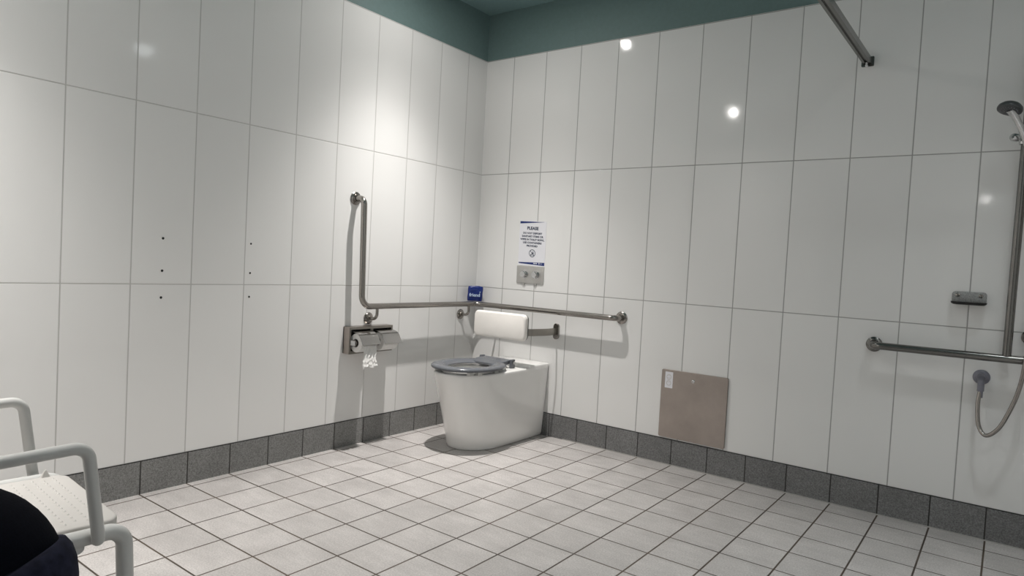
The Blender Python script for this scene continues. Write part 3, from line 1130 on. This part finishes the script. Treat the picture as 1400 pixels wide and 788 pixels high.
# ------------------------------------------------------------------ curtain track
t = thing('curtain_track', 'metal shower curtain track running out from the top of the right wall', 'curtain track', (2.268, 0, 2.06))
sec = [(-0.013, -0.017), (-0.006, -0.017), (0.013, -0.017), (0.013, 0.017), (-0.006, 0.017), (-0.013, 0.017),
       (-0.013, 0.006), (-0.006, 0.006), (-0.006, -0.006), (-0.013, -0.006)]
pth = round_path([(2.2735, -0.006, 2.067), (2.258, -1.25, 2.067), (3.60, -1.25, 2.067)], 0.28, 14)
bm = bmesh.new()
sweep(bm, pth, sec, up=(0, 0, 1))
obj('rail', bm, M['dark_metal'], t, angle=30)
bm = slab(rrect(0.052, 0.044, 0.005, 3), on_right(2.2735, 2.067), [(0.0, 0), (0.008, 0.0)])
obj('wall_bracket', bm, M['dark_metal'], t, smooth=False)
bm = slab(rrect(0.052, 0.044, 0.005, 3), lambda u, v, w: Vector((EAST - w, -1.25 + u, 2.067 + v)), [(0.0, 0), (0.022, 0.0)])
obj('wall_bracket', bm, M['dark_metal'], t, smooth=False)
for yy in (-0.024, -0.034):
    bm = lathe([(0.0035, 0.0), (0.0035, 0.010), (0.0055, 0.012), (0.0055, 0.016), (0.0, 0.017)], (2.273, yy, 2.0555), (0, 0, -1), 12)
    obj('glider', bm, M['white_paint'], t, label='tiny white curtain glider')

# ------------------------------------------------------------------ shower chair (faces the toilet wall)
CX0, CX1 = 0.950, 1.342         # seat sides
CYF, CYB = -2.762, -3.175       # front, back
CZ = 0.457
t = thing('shower_chair', 'white shower chair with tubular arms and a dimpled seat by the left wall', 'chair', ((CX0 + CX1) / 2, -2.97, 0))
cx, cy = (CX0 + CX1) / 2, (CYF + CYB) / 2
sw_, sd_ = CX1 - CX0, CYF - CYB
outl = rrect(sw_, sd_, 0.035, 8)
bm = slab(outl, lambda u, v, w: Vector((cx + u, cy + v, CZ - 0.022 + w)), [(0.0, 0.004), (0.004, 0.0), (0.018, 0.0), (0.021, 0.002), (0.022, 0.006)])
seat = obj('seat', bm, M['chair_seat'], t, angle=50)
# dimples: little raised ovals in rows, one sub-part (pattern of the seat)
bm = bmesh.new()
nrow = 17
for i in range(nrow):
    y = CYF - 0.035 - i * (sd_ - 0.07) / (nrow - 1)
    for k in range(30):
        x = CX0 + 0.03 + k * (sw_ - 0.06) / 29
        if (k // 1 + i) % 2:
            continue
        rx_, ry_ = 0.0052, 0.0034
        vs = [bm.verts.new((x + rx_ * math.cos(2 * PI * q_ / 8), y + ry_ * math.sin(2 * PI * q_ / 8), CZ - 0.0003)) for q_ in range(8)]
        top = [bm.verts.new((x + 0.55 * rx_ * math.cos(2 * PI * q_ / 8), y + 0.55 * ry_ * math.sin(2 * PI * q_ / 8), CZ + 0.0022)) for q_ in range(8)]
        for q_ in range(8):
            bm.faces.new((vs[q_], vs[(q_ + 1) % 8], top[(q_ + 1) % 8], top[q_]))
        bm.faces.new(top)
obj('grip_dimples', bm, M['chair_seat'], seat, angle=60)
for sx_, xx in ((-1, CX0 - 0.022), (1, CX1 + 0.024)):
    # side frame: front leg, seat rail, rear leg in one bent tube
    bm = tube([(xx + sx_ * 0.012, CYF + 0.012, 0.018), (xx, CYF - 0.004, CZ - 0.016), (xx, CYB + 0.004, CZ - 0.016), (xx + sx_ * 0.012, CYB - 0.02, 0.018)], 0.0168, 0.034, 8)
    fr_ = obj('side_frame', bm, M['chair'], t, angle=60)
    for yy in (CYF + 0.012, CYB - 0.02):
        bm = lathe([(0.0, 0.0), (0.024, 0.0), (0.025, 0.006), (0.021, 0.03), (0.0, 0.032)], (xx + sx_ * 0.012, yy, 0.0), (0, 0, 1), 24)
        obj('rubber_foot', bm, M['buffer'], fr_, angle=40)
    ax_ = xx + (0.026 if sx_ > 0 else -0.044)
    fy = CYF + (0.002 if sx_ > 0 else 0.010)
    az = 0.640
    bm = tube([(xx + sx_ * 0.006, fy - 0.062, CZ - 0.018), (ax_, fy - 0.062, CZ - 0.020), (ax_ + sx_ * .004, fy - 0.088, az), (ax_ + sx_ * .004, CYB + 0.02, az - 0.012),
               (ax_, CYB + 0.045, CZ - 0.022), (xx + sx_ * 0.006, CYB + 0.045, CZ - 0.020)], 0.0124, [0.022, 0.03, 0.03, 0.022], 8)
    obj('armrest', bm, M['chair'], t, angle=60)
for yy in (CYF - 0.09, CYB + 0.09):
    bm = tube([(CX0 - 0.022, yy, CZ - 0.036), (CX1 + 0.024, yy, CZ - 0.036)], 0.0125)
    obj('cross_bar', bm, M['chair'], t, angle=60)
t.rotation_euler = (0, 0, -0.07)
# small pointed lug at the far edge of the seat
bm = bmesh.new()
a = [bm.verts.new(p) for p in [(CX0 - 0.004, -2.795, CZ - 0.004), (CX0 + 0.012, -2.795, CZ - 0.004), (CX0 + 0.012, -2.818, CZ - 0.004), (CX0 - 0.004, -2.818, CZ - 0.004)]]
top = bm.verts.new((CX0 + 0.004, -2.806, CZ + 0.022))
for i in range(4):
    bm.faces.new((a[i], a[(i + 1) % 4], top))
bm.faces.new(list(reversed(a)))
bmesh.ops.recalc_face_normals(bm, faces=bm.faces)
obj('seat_lug', bm, M['chair_seat'], t, smooth=False, bevel=0.002)

# ------------------------------------------------------------------ navy bag in the near left corner
BX, BY = 1.642, -3.134
t = thing('navy_bag', 'dark navy fabric bag with a rounded top, in front of the shower chair', 'bag', (BX, BY, 0))
vr = Vector((0.80, 0.60, 0)).normalized()      # across the view
vd = Vector((-0.6, 0.8, 0)).normalized()
rnd = random.Random(7)
bm = bmesh.new()
rings = []
NB = 40
H = 0.680
prof = [(0.0, 0.80), (0.012, 0.95), (0.05, 1.0), (0.20, 1.03), (0.34, 1.03), (0.50, 1.02)]
for k in range(1, 14):
    a = PI / 2 * k / 13
    prof.append((0.50 + (H - 0.50) * math.sin(a), 1.02 * max(0.02, math.cos(a)) ** 0.85))
for z, s in prof:
    ring = []
    for k in range(NB):
        a = 2 * PI * k / NB
        c, sn = math.cos(a), math.sin(a)
        u = 0.148 * s * math.copysign(abs(c) ** 0.8, c)
        w = 0.102 * s * math.copysign(abs(sn) ** 0.8, sn)
        r = 1 + 0.012 * math.sin(3 * a + z * 11)
        p = Vector((BX, BY, z)) + vr * u * r + vd * w * r
        ring.append(p)
    rings.append(ring)
loft(bm, rings)
obj('body', bm, M['navy'], t, angle=70)
# soft rolled collar of fabric slumping round the body
bm = bmesh.new()
rings = []
for k in range(48):
    a = 2 * PI * k / 48
    c, sn = math.cos(a), math.sin(a)
    out_u = 0.140 * math.copysign(abs(c) ** 0.85, c)
    out_w = 0.104 * math.copysign(abs(sn) ** 0.85, sn)
    cen = Vector((BX, BY, 0)) + vr * out_u + vd * out_w
    nrm = (vr * c + vd * sn).normalized()
    zc = 0.538 - 0.075 * (1 - c) / 2 + 0.006 * math.sin(a * 2 + 0.6)
    ring = []
    for j in range(14):
        b = 2 * PI * j / 14
        rr = 0.022 + 0.002 * math.sin(5 * a + b)
        ring.append(cen + nrm * (rr * math.cos(b)) + Vector((0, 0, zc + 0.062 * math.sin(b) - 0.010)))
    rings.append(ring)
rings.append(rings[0])
loft(bm, rings, False, False)
bmesh.ops.remove_doubles(bm, verts=bm.verts, dist=0.0001)
obj('fabric_roll', bm, M['navy2'], t, angle=70, label='slightly lighter rolled fabric edge')
bm = tube([Vector((BX, BY, 0.66)) - vr * 0.05, Vector((BX, BY, 0.69)) - vr * 0.09, Vector((BX, BY, 0.65)) - vr * 0.14, Vector((BX, BY, 0.56)) - vr * 0.155], 0.008, 0.03)
obj('carry_loop', bm, M['navy2'], t)
